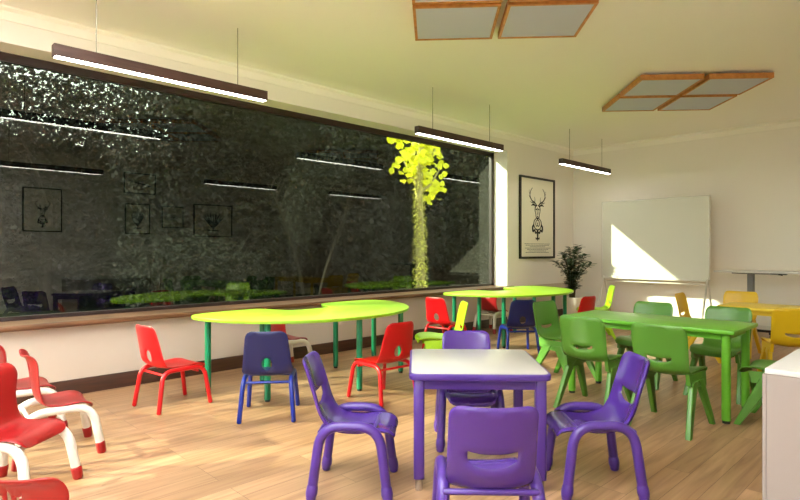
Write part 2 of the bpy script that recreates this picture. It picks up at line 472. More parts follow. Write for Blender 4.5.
# ================================================================ chairs
def arch(x_foot, x_top, yr, yf, ztop, rr=.075, lean=.045):
    return fillet([(x_foot, yr, .012), (x_top, yr+lean, ztop), (x_top, yf-lean, ztop), (x_foot, yf, .012)], rr, 8, closed=False)

def tube_chair(name, kind):
    """child's chair: one moulded seat-and-back on two arched side tubes"""
    t = empty(name)
    if kind == 'hole':
        pr, T = profile([(.185, .286), (.170, .306), (.10, .318), (0, .312), (-.10, .312), (-.155, .325), (-.185, .37), (-.203, .46), (-.222, .55), (-.243, .635)])
        k = .7; r = .0165; zt = .300; xt = .162; xf = .185
        out = fillet([(-.150, .0), (.150, .0), (.160, .12), (.148, .30), (.172, .365), (.136, T), (-.136, T), (-.172, .365), (-.148, .30), (-.160, .12)],
                     [.05, .05, .08, .03, .025, .055, .055, .025, .03, .08])
        sb = T-.235
        holes = [[(.040*math.cos(a), sb+.050*math.sin(a)) for a in [2*PI*i/20 for i in range(20)]]]
    elif kind == 'crown':
        pr, T = profile([(.160, .266), (.150, .288), (.10, .305), (0, .300), (-.060, .304), (-.100, .335), (-.120, .42), (-.132, .515), (-.146, .575), (-.174, .597)])
        k = .9; r = .0235; zt = .283; xt = .158; xf = .185
        out = fillet([(-.155, 0), (.155, 0), (.175, .12), (.145, .30), (.135, .40), (.165, .52), (.140, T), (-.140, T), (-.165, .52), (-.135, .40), (-.145, .30), (-.175, .12)],
                     [.07, .07, .09, .07, .08, .07, .06, .06, .07, .08, .07, .09])
        sb = T-.090
        holes = [fillet([(x, sb+y) for x, y in ((-.04, -.02), (-.018, -.02), (-.018, .03), (-.03, .022), (-.046, .042))], .004, 2),
                 fillet([(x, sb+y) for x, y in ((-.011, -.02), (.011, -.02), (.011, .028), (0, .05), (-.011, .028))], .004, 2),
                 fillet([(x, sb+y) for x, y in ((.04, -.02), (.018, -.02), (.018, .03), (.03, .022), (.046, .042))], .004, 2)]
    else:
        pr, T = profile([(.196, .284), (.190, .302), (.160, .316), (.10, .320), (0, .308), (-.08, .310), (-.140, .338), (-.180, .40), (-.208, .49), (-.234, .575), (-.258, .650)])
        k = 1.3; r = .024; zt = .354; xt = .170; xf = .188
        out = fillet([(-.140, 0), (.140, 0), (.156, .14), (.150, .33), (.152, .44), (.148, T), (-.148, T), (-.152, .44), (-.150, .33), (-.156, .14)],
                     [.08, .08, .09, .07, .06, .05, .05, .06, .07, .09])
        sb = T-.207
        holes = [fillet([(-.098, sb+.045), (-.098, sb-.01), (-.05, sb-.040), (.05, sb-.040), (.098, sb-.01), (.098, sb+.045), (.05, sb+.036), (-.05, sb+.036)],
                        [.016, .016, .05, .05, .016, .016, .05, .05], 4)]
    def fm(w, s):
        y, z = pr(s); y2, z2 = pr(s+.004); y1, z1 = pr(s-.004)
        ty, tz = y2-y1, z2-z1; l = math.hypot(ty, tz); ny, nz = tz/l, -ty/l   # towards the sitter
        kk = k*(.35+.65*min(1, max(0, (s-.18)/.2)))
        d = kk*w*w
        if kind == 'crown': d += .0
        return (w, y+ny*d, z+nz*d)
    C = dict(hole=('red', 'redtube'), crown=('redw', 'whitetube'), slot=('purple', 'purpletube'))[kind]
    sh = shell(out, holes, fm, .010 if kind != 'slot' else .018).build('chair_shell', C[0], t, sharp=50)
    for s in (-1, 1):
        b = MB(); pts = [(x*s, y, z) for x, y, z in arch(xf, xt, -.215 if kind != 'slot' else -.190, .205 if kind != 'slot' else .180, zt, .075 if kind == 'hole' else .105)]
        b.tube(pts, r, 14)
        if kind == 'slot':
            pass
        fr = b.build('side_frame', C[1], t)
        for (fp, fq) in ((pts[0], pts[1]), (pts[-1], pts[-2])):
            d = (Vector(fq)-Vector(fp)).normalized(); a = Vector(fp)
            if kind == 'crown':
                b = MB(); b.tube([a+Vector((0, 0, -.004)), a+d*.046], [r+.001, r+.0035], 14); b.build('foot_cap', 'redw', fr)
            elif kind == 'slot':
                b = MB(); b.tube([a+Vector((0, 0, .010)), a+d*.03, a+d*.055, a+d*.07], [r+.001, r+.005, r+.003, r-.001], 14); b.build('foot_cap', C[1], fr)
    for y, z in ((-.15, zt-.03), (.11, zt-.03)):
        b = MB(); b.tube([(-xt, y, z), (xt, y, z)], max(.010, r*.5), 10); b.build('stretcher', C[1], t)
    return t

def moulded_chair():
    t = empty('stacking_chair')
    pr, T = profile([(.215, .345), (.19, .372), (.09, .378), (-.02, .368), (-.11, .372), (-.17, .405), (-.198, .47), (-.215, .56), (-.232, .635), (-.247, .702)])
    k = .75
    out = fillet([(-.165, 0), (.165, 0), (.182, .12), (.160, .30), (.172, .42), (.176, T-.05), (.155, T), (-.155, T), (-.176, T-.05), (-.172, .42), (-.160, .30), (-.182, .12)],
                 [.05, .05, .09, .06, .06, .05, .05, .05, .05, .06, .06, .09])
    sb = T-.235
    holes = [fillet([(-.085, sb+.03), (-.085, sb), (-.04, sb-.018), (.04, sb-.018), (.085, sb), (.085, sb+.03), (.04, sb+.022), (-.04, sb+.022)],
                    [.013, .013, .04, .04, .013, .013, .04, .04], 4)]
    def fm(w, s):
        y, z = pr(s); y2, z2 = pr(s+.004); y1, z1 = pr(s-.004)
        ty, tz = y2-y1, z2-z1; l = math.hypot(ty, tz); ny, nz = tz/l, -ty/l
        return (w, y+ny*k*w*w, z+nz*k*w*w)
    shell(out, holes, fm, .012).build('chair_shell', 'green', t, sharp=50)
    # apron skirt under the seat edge, one per side, which the legs grow out of
    for s in (-1, 1):
        b = MB()
        P = [(.17, .338), (.06, .345), (-.06, .345), (-.155, .36)]; Q = [(.155, .300), (.055, .290), (-.055, .290), (-.14, .315)]
        top = [(s*.172, y, z+.035) for y, z in P]; bot = [(s*.180, y, z) for y, z in Q]
        top2 = [(s*.150, y, z+.030) for y, z in P]; bot2 = [(s*.152, y, z) for y, z in Q]
        vs = top+bot+top2+bot2; fs = []
        for i in range(3):
            fs += [(i, i+1, 4+i+1, 4+i), (8+i, 12+i, 12+i+1, 8+i+1), (i, 8+i, 8+i+1, i+1), (4+i, 4+i+1, 12+i+1, 12+i)]
        fs += [(0, 4, 12, 8), (3, 11, 15, 7)]
        b.add(vs, fs); b.build('seat_apron', 'green', t)
        for e in (-1, 1):
            b = MB()
            yt = e*.055; yb = e*.232
            sec = []
            for u in range(7):
                q = u/6; z = .335*(1-q); y = yt+(yb-yt)*q; wy = .048*(1-q)+.021*q; x = .166+.030*q; wx = .017*(1-q)+.0175*q
                ring = fillet([(-wx, -wy), (wx, -wy), (wx, wy), (-wx, wy)], .010, 3)
                sec.append([(s*(x+px_), y+py_, z) for px_, py_ in ring])
            n = len(sec[0]); vs = [v for r_ in sec for v in r_]; fs = []
            for i in range(6):
                for j in range(n): fs.append((i*n+j, i*n+(j+1) % n, (i+1)*n+(j+1) % n, (i+1)*n+j))
            fs += [tuple(range(n-1, -1, -1)), tuple(6*n+j for j in range(n))]
            b.add(vs, fs); b.build('leg', 'green', t)
    return t

def recolour(root, table):
    """own mesh data and colours for a copied kind"""
    done = {}
    def rec(o):
        if o.type == 'MESH':
            o.data = o.data.copy()
            for i, mm in enumerate(o.data.materials):
                for a, c in table.items():
                    if mm == M[a]: o.data.materials[i] = M[c]; break
        for ch in o.children: rec(ch)
    rec(root)

def place(src, spots, cat, group, names=None, table=None):
    base = None
    for i, (x, y, hd, lab) in enumerate(spots):
        if i == 0:
            o = src
            if table: o = copy_tree(src); recolour(o, table)
            base = o
        else: o = copy_tree(base)
        face(o, x, y, hd); tag(o, lab, cat, group)
    return base

ch_hole = tube_chair('tube_frame_chair', 'hole')
place(ch_hole, [
    (-4.31, 1.76, 97, 'red chair with a round hole, left of the near lime table'),
    (-3.31, 3.04, 177, 'red chair with a round hole, just left of the purple table'),
    (-4.43, 5.12, 95, 'red chair with a round hole between the two lime tables, beside the lime chair'),
    (-3.44, 6.40, 171, 'red chair whose back just shows between the far lime table and the green table')],
    'chair', 'red tube frame chairs with a round hole')
place(ch_hole, [
    (-3.56, 2.16, 142, 'blue chair with its back to the camera at the near lime table'),
    (-3.67, 5.52, 140, 'blue chair with its back to the camera at the far lime table')],
    'chair', 'blue tube frame chairs', table={'red': 'blue', 'redtube': 'bluetube'})
ch_crown = tube_chair('white_legged_chair', 'crown')
place(ch_crown, [
    (-3.79, .85, 86, 'red chair on white legs at the left, seen fully from its side'),
    (-3.30, .56, 42, 'large red chair on white legs cut by the left edge, its back off the frame'),
    (-4.39, .79, 88, 'red seat on white legs at the left edge, behind the others, nearest the wall'),
    (-1.865, .405, 124, 'red chair back with a crown cutout at the bottom left corner'),
    (-4.86, 3.13, 92, 'red chair on white legs behind the near lime table, against the wall'),
    (-4.92, 6.74, 90, 'red chair on white legs behind the far lime table, against the wall')],
    'chair', 'red chairs with crown cutouts on white legs')
ch_slot = tube_chair('purple_chair', 'slot')
place(ch_slot, [
    (-2.18, 1.82, 42, 'shiny purple chair at the left side of the purple table, facing right'),
    (-1.345, 2.685, -135, 'shiny purple chair at the right side of the purple table, facing left'),
    (-1.31, 1.75, 134, 'purple chair in front of the purple table, its back with a slot towards the camera'),
    (-2.18, 2.74, -46, 'purple chair behind the purple table, only its back top and seat in view')],
    'chair', 'purple chairs around the purple table')
ch_mould = moulded_chair()
place(ch_mould, [
    (-1.43, 4.00, 90, 'green moulded chair on the near side of the green table, the right one'),
    (-2.00, 4.05, 90, 'green moulded chair on the near side of the green table, the left one'),
    (-2.61, 4.68, -6, 'green moulded chair at the left end of the green table, facing right'),
    (-2.07, 5.15, -90, 'green moulded chair on the far side of the green table, the left one'),
    (-1.44, 5.15, -90, 'green moulded chair on the far side of the green table, the right one'),
    (-.88, 4.54, 180, 'green moulded chair at the right end of the green table, partly behind the white cabinet')],
    'chair', 'green moulded chairs around the green table')
place(ch_mould, [
    (-3.46, 3.92, 229, 'lime chair at the right end of the near lime table, behind the purple chair'),
    (-3.60, 7.30, 215, 'lime chair seen edge on beside the whiteboard leg')],
    'chair', 'lime moulded chairs', table={'green': 'limechair'})
place(ch_mould, [
    (-1.88, 7.28, -90, 'yellow moulded chair behind the yellow table, in front of the standing desk'),
    (-1.09, 5.85, 114, 'yellow moulded chair at the right edge of the photo, its back to the camera'),
    (-2.07, 6.73, 3, 'yellow moulded chair seen edge on at the left end of the yellow table')],
    'chair', 'yellow moulded chairs around the yellow table', table={'green': 'yellow'})

# ================================================================ tables
half = [(-.22, 0), (-.225, -.14), (-.27, -.24), (-.42, -.29), (-.54, -.34), (-.58, -.45), (-.585, -.70), (-.565, -.92), (-.49, -1.04), (-.33, -1.075), (-.1, -1.03), (.12, -.92), (.31, -.76), (.46, -.54), (.555, -.28), (.585, 0)]
hs = half + [(x, -y) for x, y in half[-2:0:-1]]
hs = ccw(catmull(hs, 4, closed=True))
def horseshoe():
    t = empty('horseshoe_table')
    b = MB(); b.slab(hs, .622, .648, .004); tp = b.build('tabletop', 'lime', t)
    # the darker edge band
    nr = normals2(hs); n = len(hs); b = MB()
    vs = [(p[0]+q[0]*.0015, p[1]+q[1]*.0015, z) for z in (.6255, .6445) for p, q in zip(hs, nr)] + [(p[0]-q[0]*.002, p[1]-q[1]*.002, z) for z in (.6255, .6445) for p, q in zip(hs, nr)]
    fs = []
    for i in range(n):
        j = (i+1) % n; fs += [(i, j, n+j, n+i), (2*n+j, 2*n+i, 3*n+i, 3*n+j), (n+i, n+j, 3*n+j, 3*n+i), (j, i, 2*n+i, 2*n+j)]
    b.add(vs, fs); b.build('edge_band', 'limeedge', tp)
    for x, y in ((-.40, -.94), (.22, -.74), (-.40, -.42), (.47, 0), (-.40, .42), (.22, .74), (-.40, .94)):
        b = MB(); b.tube([(x, y, .018), (x, y, .622)], .026, 16, caps=False); lg = b.build('leg', 'limeleg', t)
        b = MB(); b.tube([(x, y, 0), (x, y, .018)], .020, 12, caps=False); b.build('foot_glide', 'black', lg)
    return t
h1 = horseshoe(); h1.location = (-4.10, 3.07, 0); tag(h1, 'lime green horseshoe table on dark green legs, the nearer larger one before the window', 'table', 'lime horseshoe tables')
h2 = copy_tree(h1); h2.location = (-4.20, 6.42, 0); tag(h2, 'lime green horseshoe table on dark green legs, the farther one near the poster', 'table', 'lime horseshoe tables')

def rect_table(name, L, W, zt, m, leg_w, th=.028, inset=.07, rc=.045):
    t = empty(name)
    o = ccw(fillet([(-L/2, -W/2), (L/2, -W/2), (L/2, W/2), (-L/2, W/2)], rc, 6))
    b = MB(); b.slab(o, zt-th, zt, .006); b.build('tabletop', m, t)
    b = MB(); a, c = L/2-inset, W/2-inset
    for x0, x1, y0, y1 in ((-a, a, -c-.009, -c+.009), (-a, a, c-.009, c+.009), (-a-.009, -a+.009, -c, c), (a-.009, a+.009, -c, c)): b.box(x0, x1, y0, y1, zt-th-.045, zt-th)
    b.build('apron', m, t)
    for x in (-1, 1):
        for y in (-1, 1):
            b = MB(); px_, py_ = x*(L/2-inset), y*(W/2-inset)
            b.tube([(px_, py_, .02), (px_, py_, zt-th)], leg_w, 16, caps=False); lg = b.build('leg', m, t)
            b = MB(); b.tube([(px_, py_, 0), (px_, py_, .02)], leg_w*.85, 14, caps=False); b.build('foot_glide', 'black', lg)
    return t
g = rect_table('activity_table', 1.30, .62, .65, 'greentop', .029, rc=.018); g.location = (-1.75, 4.55, 0)
tag(g, 'bright green rectangular table with six green chairs around it', 'table')
yt = rect_table('activity_table', 1.45, .60, .62, 'yellowtop', .027, th=.035); yt.location = (-1.12, 6.74, 0)
tag(yt, 'yellow rectangular table at the right edge, in front of the standing desk', 'table')

# purple square table with a pale top
t = empty('square_table', (-1.914, 2.442, 0), math.radians(44.0))
S = .352
o_ = ccw(fillet([(-S, -S), (S, -S), (S, S), (-S, S)], .05, 8)); i_ = ccw(fillet([(-S+.012, -S+.012), (S-.012, -S+.012), (S-.012, S-.012), (-S+.012, S-.012)], .042, 8))
b = MB(); b.slab(o_, .556, .588, .006); tp = b.build('tabletop', 'purpletube', t)
b = MB(); b.slab(i_, .584, .5905, .001); b.build('laminate_surface', 'laminate', tp)
b = MB(); a = S-.05
for x0, x1, y0, y1 in ((-a, a, -a-.008, -a+.008), (-a, a, a-.008, a+.008), (-a-.008, -a+.008, -a, a), (a-.008, a+.008, -a, a)): b.box(x0, x1, y0, y1, .505, .556)
b.build('apron', 'purpletube', t)
for x in (-1, 1):
    for y in (-1, 1):
        px_, py_ = x*a, y*a
        b = MB(); o2 = ccw([(px_+p, py_+q) for p, q in fillet([(-.027, -.027), (.027, -.027), (.027, .027), (-.027, .027)], .014, 4)])
        b.slab(o2, .06, .557, .002); lg = b.build('leg', 'purpletube', t)
        b = MB(); b.tube([(px_, py_, .0), (px_, py_, .066)], .019, 14, caps=False); b.build('adjustable_foot', 'chrome', lg, )
tag(t, 'purple square table with a pale grey top in the foreground', 'table')

# ================================================================ standing desk
t = empty('standing_desk', (-2.07, 9.02, 0))
b = MB(); b.slab(ccw(fillet([(-.47, -.28), (.62, -.28), (.62, .28), (-.47, .28)], .03, 4)), .885, .908, .003); b.build('desktop', 'desk', t)
b = MB(); b.rbox(-.105, -.025, -.04, .04, .05, .86, .006); b.build('column', 'grey', t)
b = MB(); b.rbox(-.30, .18, -.03, .03, .86, .886, .004); b.build('support_rail', 'grey', t)
b = MB(); b.rbox(.22, .40, -.25, -.18, .868, .886, .003); b.tube([(.30, -.25, .874), (.36, -.27, .862)], .006, 8); b.build('control_lever', 'black', t)
b = MB(); b.rbox(-.35, .25, -.035, .035, .058, .088, .006)
for x in (-.33, .23): b.rbox(x-.025, x+.025, -.27, .27, .058, .088, .006)
b.build('base', 'black', t)
for x in (-.33, .23):
    for y in (-.25, .25):
        b = MB(); b.tube([(x-.014, y, .028), (x+.014, y, .028)], .026, 14, caps=False); b.box(x-.006, x+.006, y-.008, y+.008, .03, .062); b.build('castor', 'black', t)
tag(t, 'white topped standing desk on a grey column against the back wall', 'desk')

# ================================================================ whiteboard
t = empty('whiteboard', (-3.545, 9.15, 0))
wb = .845; z0, z1 = .728, 2.027
b = MB(); b.box(-wb+.015, wb-.015, -.006, .012, z0+.015, z1-.015); b.build('board_surface', 'board', t)
b = MB()
b.rbox(-wb, wb, -.014, .018, z1-.022, z1, .003); b.rbox(-wb, wb, -.014, .018, z0, z0+.022, .003)
b.rbox(-wb, -wb+.022, -.014, .018, z0, z1, .003); b.rbox(wb-.022, wb, -.014, .018, z0, z1, .003)
b.build('board_frame', 'boardframe', t)
b = MB(); b.rbox(-wb+.05, wb-.05, -.075, -.012, z0-.004, z0+.006, .003); b.build('pen_tray', 'boardframe', t)
for s in (-1, 1):
    for e in (-1, 1):
        x = s*(wb-.035)
        b = MB(); b.tube([(x, e*.010+.002, z0+.03), (x, e*.30, .012)], .015, 12); b.build('leg', 'boardframe', t)
b = MB(); b.tube([(-wb+.035, .002, z0-.05), (wb-.035, .002, z0-.05)], .010, 10); b.build('cross_rail', 'boardframe', t)
tag(t, 'wide white whiteboard on splayed white legs before the back wall', 'whiteboard')

# ================================================================ potted plant
t = empty('potted_plant', (-4.68, 8.66, 0))
def lathe(b, prof_, n=28, mi=0):
    vs = []; fs = []
    for r_, z in prof_:
        for k in range(n): vs.append((r_*math.cos(2*PI*k/n), r_*math.sin(2*PI*k/n), z))
    for i in range(len(prof_)-1):
        for k in range(n): fs.append((i*n+k, i*n+(k+1) % n, (i+1)*n+(k+1) % n, (i+1)*n+k))
    fs.append(tuple(range(n-1, -1, -1))); fs.append(tuple((len(prof_)-1)*n+k for k in range(n)))
    b.add(vs, fs, mi)
b = MB(); lathe(b, [(.125, 0), (.135, .01), (.168, .385), (.170, .405), (.158, .407), (.154, .38), (.153, .36)]); b.build('pot', 'pot', t)
b = MB(); lathe(b, [(.150, .36), (.150, .383), (.10, .390)]); b.build('soil', 'soil', t)
def leaf(b, p, d, up, L, W, mi=0, curl=.15):
    """a folded, pointed leaf blade"""
    d = d.normalized(); sd = d.cross(up)
    if sd.length < 1e-3: sd = d.cross(Vector((1, .3, 0)))
    sd.normalize(); nn = sd.cross(d)
    pts = [p]; rows = []
    for q, wq in ((.28, .42), (.6, .5), (.85, .28)):
        c = p + d*L*q - nn*L*curl*q*q
        rows.append((c - sd*W*wq + nn*W*.12, c, c + sd*W*wq + nn*W*.12))
    tip = p + d*L - nn*L*curl
    vs = [p] + [x for r_ in rows for x in r_] + [tip]
    b.add(vs, [(0, 2, 1), (0, 3, 2), (1, 2, 5, 4), (2, 3, 6, 5), (4, 5, 8, 7), (5, 6, 9, 8), (7, 8, 10), (8, 9, 10)], mi)
rnd = random.Random(3)
bs = MB(); bl = MB()
for k in range(17):
    a = k*2.4; sp = .05+.27*((k+.5)/17)**.8; H = .90-.34*(sp/.32)**1.6+rnd.uniform(-.06, .06)
    base = Vector((.04*math.cos(a), .04*math.sin(a), .385)); tip = Vector((sp*math.cos(a), sp*math.sin(a), .385+H))
    mid = (base+tip)/2 + Vector((-.25*sp*math.cos(a), -.25*sp*math.sin(a), .05))
    path = [Vector(q) for q in catmull([base, mid, tip], 9)]
    bs.tube(path, [.007-.004*i/(len(path)-1) for i in range(len(path))], 6, caps=False)
    for i in range(4, len(path)):
        for s in range(3):
            an = rnd.uniform(0, 2*PI); d = Vector((math.cos(an), math.sin(an), rnd.uniform(-.1, .7)))
            leaf(bl, path[i], d, Vector((0, 0, 1)), rnd.uniform(.085, .12), rnd.uniform(.04, .055))
bs.build('stems', 'stem', t); bl.build('leaves', 'leaf', t, sharp=180)
tag(t, 'bushy dark green plant in a tall white pot in the far corner', 'plant')

# ================================================================ framed pictures
def ribbon(b, pts, w, x=0.0, th=.0012, k=5, smooth=True):
    """an inked stroke on a vertical sheet: pts are (along, up), w the width at each"""
    P = catmull(pts, k) if smooth else pts
    W = [w]*len(P) if not isinstance(w, (list, tuple)) else [w[min(len(w)-1, int(i/(len(P)-1)*(len(w)-1)))]*(1-((i/(len(P)-1)*(len(w)-1)) % 1)) + w[min(len(w)-1, int(i/(len(P)-1)*(len(w)-1))+1)]*((i/(len(P)-1)*(len(w)-1)) % 1) for i in range(len(P))]
    L_, R_ = [], []
    for i, p in enumerate(P):
        a, c = P[max(0, i-1)], P[min(len(P)-1, i+1)]; dx, dy = c[0]-a[0], c[1]-a[1]; l = math.hypot(dx, dy) or 1
        L_.append((p[0]-dy/l*W[i]/2, p[1]+dx/l*W[i]/2)); R_.append((p[0]+dy/l*W[i]/2, p[1]-dx/l*W[i]/2))
    n = len(P); vs = [(x+th, u, v) for u, v in L_+R_] + [(x, u, v) for u, v in L_+R_]
    fs = []
    for i in range(n-1):
        fs += [(i, i+1, n+i+1, n+i), (2*n+i+1, 2*n+i, 3*n+i, 3*n+i+1), (i+1, i, 2*n+i, 2*n+i+1), (n+i, n+i+1, 3*n+i+1, 3*n+i)]
    fs += [(0, n, 3*n, 2*n), (n-1, 3*n-1, 4*n-1, 2*n-1)]
    b.add(vs, fs)

def deer(b, cy, cz, s, ax=1):
    """stag's head in ink strokes, cy/cz its centre, s a scale (about 1 m wide antlers at s=1)"""
    def St(pts, w, m=True):
        for sg in ((1, -1) if m else (1,)): ribbon(b, [(cy+sg*u*s*ax, cz+v*s) for u, v in pts], [q*s*1.3 for q in w] if isinstance(w, (list, tuple)) else w*s)
    St([(.06, .50), (.14, .58), (.30, .66), (.40, .82), (.36, 1.0), (.27, 1.12)], [.035, .04, .036, .028, .012])          # beam
    St([(.20, .60), (.30, .58), (.40, .63)], [.028, .02, .008]); St([(.32, .68), (.38, .74), (.46, .84)], [.026, .018, .006])
    St([(.16, .60), (.14, .70), (.17, .80)], [.028, .018, .006]); St([(.39, .86), (.44, .95), (.43, 1.04)], [.022, .014, .005])
    St([(.10, .47), (.22, .52), (.34, .47)], [.03, .06, .01])                            # ears
    St([(.02, .50), (.10, .46), (.14, .34), (.10, .18), (.07, .06), (.0, .02)], [.03, .045, .03, .026, .034, .05])         # cheek
    St([(.045, .34), (.07, .36), (.10, .33)], [.03, .04, .02]); St([(0, .10), (.03, .09)], [.05, .02])
    St([(.0, .42), (.03, .30), (.02, .16)], [.02, .014, .02])
    St([(.08, .02), (.17, -.06), (.20, -.20), (.13, -.34), (.0, -.40)], [.03, .03, .04, .03, .045])                        # chest scrollwork
    St([(.0, -.02), (.08, -.08), (.10, -.18), (.05, -.26), (.0, -.20), (.03, -.12)], [.03, .026, .03, .026, .02, .014])
    St([(.20, -.20), (.26, -.30), (.24, -.44), (.16, -.38)], [.05, .07, .07, .03])
    St([(.16, -.38), (.10, -.50), (.03, -.46)], [.05, .06, .03]); St([(.0, -.42), (.0, -.62), (.0, -.78)], [.09, .07, .03], False)
    St([(.0, -.66), (.07, -.72), (.10, -.66)], [.03, .04, .02])

def picture(name, y0, y1, z0, z1, side, art, fw=.03):
    """side +1: hangs on the left wall facing the room, -1: on the right wall"""
    cy, cz = (y0+y1)/2, (z0+z1)/2
    t = empty(name, ((XL if side > 0 else XR), cy, cz), 0 if side > 0 else PI)
    w, h = (y1-y0)/2, (z1-z0)/2
    b = MB()
    for a0, a1, c0, c1 in ((-w, w, -h, -h+fw), (-w, w, h-fw, h), (-w, -w+fw, -h+fw, h-fw), (w-fw, w, -h+fw, h-fw)): b.box(.001, .034, a0, a1, c0, c1)
    b.build('picture_frame', 'black_frame', t)
    b = MB(); b.box(.002, .016, -w+fw*.8, w-fw*.8, -h+fw*.8, h-fw*.8); pp = b.build('print', 'print', t)
    b = MB(); art(b, w, h); b2 = b
    for i, v in enumerate(b2.v): b2.v[i] = (v[0]+.0165, v[1], v[2])
    b2.build('ink_drawing', 'ink', pp, sharp=180)
    return t
def big_art(b, w, h):
    deer(b, 0, -.02, .474, 1.25)
    r = random.Random(2)
    for k, (ww, z) in enumerate(((.52, -.64), (.48, -.675), (.32, -.71), (.50, -.745), (.42, -.78), (.36, -.815), (.48, -.85))):
        u = -ww*w*1.4
        while u < ww*w*1.4:
            l = r.uniform(.02, .06); ribbon(b, [(u, z*h), (u+l, z*h)], .007, smooth=False); u += l+.012
p = picture('framed_poster', 7.83, 8.93, 1.055, 2.445, 1, big_art, .035)
tag(p, 'tall black framed poster of an ornate stag head with lines of text', 'poster')
def small_deer(b, w, h): deer(b, 0, -.3*h, .26, 1)
def plant_art(b, w, h):
    ribbon(b, [(-.3*w, -.6*h), (.3*w, -.6*h)], .1*h, smooth=False)
    for k in range(9):
        a = -1.2+2.4*k/8; ribbon(b, [(0, -.5*h), (math.sin(a)*.35*w, -.1*h+.2*h*math.cos(a)), (math.sin(a)*.6*w, .1*h+.5*h*math.cos(a))], [.01, .035, .005])
def branch_art(b, w, h):
    ribbon(b, [(-.7*w, -.2*h), (0, 0), (.7*w, .25*h)], [.006, .02, .006])
    for k in range(12):
        u = -.6*w+1.2*w*k/11; ribbon(b, [(u, u/w*.22*h), (u+.05, u/w*.22*h+.35*h*(1 if k % 2 else -1))], [.02, .004])
for y0, y1, z0, z1, art, lab in (
    (2.04, 2.64, 1.52, 2.29, small_deer, 'framed stag head picture reflected at the left of the window, on the right wall'),
    (3.70, 4.17, 1.51, 2.10, plant_art, 'framed drawing of a potted plant reflected left in the window, the upright one'),
    (3.68, 4.28, 2.30, 2.70, branch_art, 'wide framed branch drawing reflected above the upright plant drawing'),
    (4.40, 4.84, 1.65, 2.09, branch_art, 'small square framed branch drawing reflected between the two plant drawings'),
    (5.06, 5.93, 1.48, 2.17, plant_art, 'wider framed plant drawing reflected left of the window centre')):
    p = picture('framed_picture', y0, y1, z0, z1, -1, art, .018); tag(p, lab, 'picture', 'pictures on the right wall reflected in the glass')

# ================================================================ cabinet
t = empty('low_cabinet', (-.574, 2.63, 0))
b = MB(); b.rbox(.004, .99, .004, 1.2, .05, .700, .003, 1); b.build('body', 'cabinet', t)
b = MB(); b.rbox(0, .994, 0, 1.205, .700, .722, .003, 2); b.build('cabinet_top', 'desk', t)
b = MB(); b.box(.03, .97, .03, 1.18, 0, .05); b.build('plinth', 'cabinet', t)
for k in range(2):
    b = MB(); b.rbox(-.012, .003, .012+k*.596, .600+k*.596, .06, .695, .002, 1); d = b.build('door', 'cabinet', t)
tag(t, 'plain white low cabinet cut by the bottom right corner', 'cabinet')

# ================================================================ outdoors
def crown_leaves(b, c, rad, n, size, rnd, hollow=.55, asp=.55, mi=0, zmin=None):
    for _ in range(n):
        while True:
            v = Vector((rnd.uniform(-1, 1), rnd.uniform(-1, 1), rnd.uniform(-1, 1)))
            if hollow < v.length <= 1: break
        p = Vector((c[0]+v.x*rad[0], c[1]+v.y*rad[1], c[2]+v.z*rad[2]))
        if zmin is not None and p.z < zmin: continue
        d = Vector((rnd.gauss(0, 1), rnd.gauss(0, 1), rnd.gauss(0, .7))).normalized(); u = Vector((rnd.gauss(0, 1), rnd.gauss(0, 1), rnd.gauss(0, 1)))
        s = d.cross(u).normalized(); L = size*rnd.uniform(.6, 1.3); nn = s.cross(d)*L*.12
        b.add([p, p+d*L*.5+s*L*asp/2+nn, p+d*L, p+d*L*.5-s*L*asp/2+nn], [(0, 1, 2), (0, 2, 3)], mi)

def tree(name, x, y, h, rx, ry, cz, rz, n, size, fm, bm_, lab, group, rnd, stems=1, lobes=5):
    t = empty(name, (x, y, -.3))
    b = MB()
    for k in range(stems):
        a = 2*PI*k/max(1, stems)+.4; sx = 0 if stems == 1 else .35*math.cos(a); sy = 0 if stems == 1 else .6*math.sin(a)
        top = Vector((sx*2.4, sy*2.4, cz+rz*.3))
        path = [Vector(q) for q in catmull([(sx*.2, sy*.2, 0), (sx*.7+.05, sy*.7, cz*.4), (sx*1.6, sy*1.6+.08, cz*.8), tuple(top)], 5)]
        r0 = .17 if stems == 1 else .035
        b.tube(path, [r0*(1-.75*i/(len(path)-1)) for i in range(len(path))], 10)
        for j in range(6):
            q = path[len(path)//2 + j % (len(path)//2)]; an = rnd.uniform(0, 2*PI); e = q+Vector((math.cos(an)*rx*.6, math.sin(an)*ry*.6, rnd.uniform(.2, .8)*rz))
            b.tube([q, (q+e)/2+Vector((0, 0, .15)), e], [r0*.35, r0*.25, r0*.1], 6, caps=False)
    b.build('trunk', bm_, t)
    b = MB()
    for k in range(lobes):
        cc = (rnd.uniform(-.4, .4)*rx, rnd.uniform(-.55, .55)*ry, cz+rnd.uniform(-.55, .55)*rz)
        if lobes >= 10:   # tall crowns: clumps spread evenly over the height
            cc = (rnd.uniform(-.35, .35)*rx, ((k % 3-1)*.5+rnd.uniform(-.07, .07))*ry, cz+((k//3)/((lobes-1)//3)*1.2-.6+rnd.uniform(-.06, .06))*rz)
        crown_leaves(b, cc, ((rx*.7, ry*.6, rz*.6) if lobes < 10 else (rx*.6, ry*.42, rz*.38)), n//lobes, size, rnd, .2)
    b.build('foliage', fm, t, sharp=180)
    return tag(t, lab, 'tree', group)

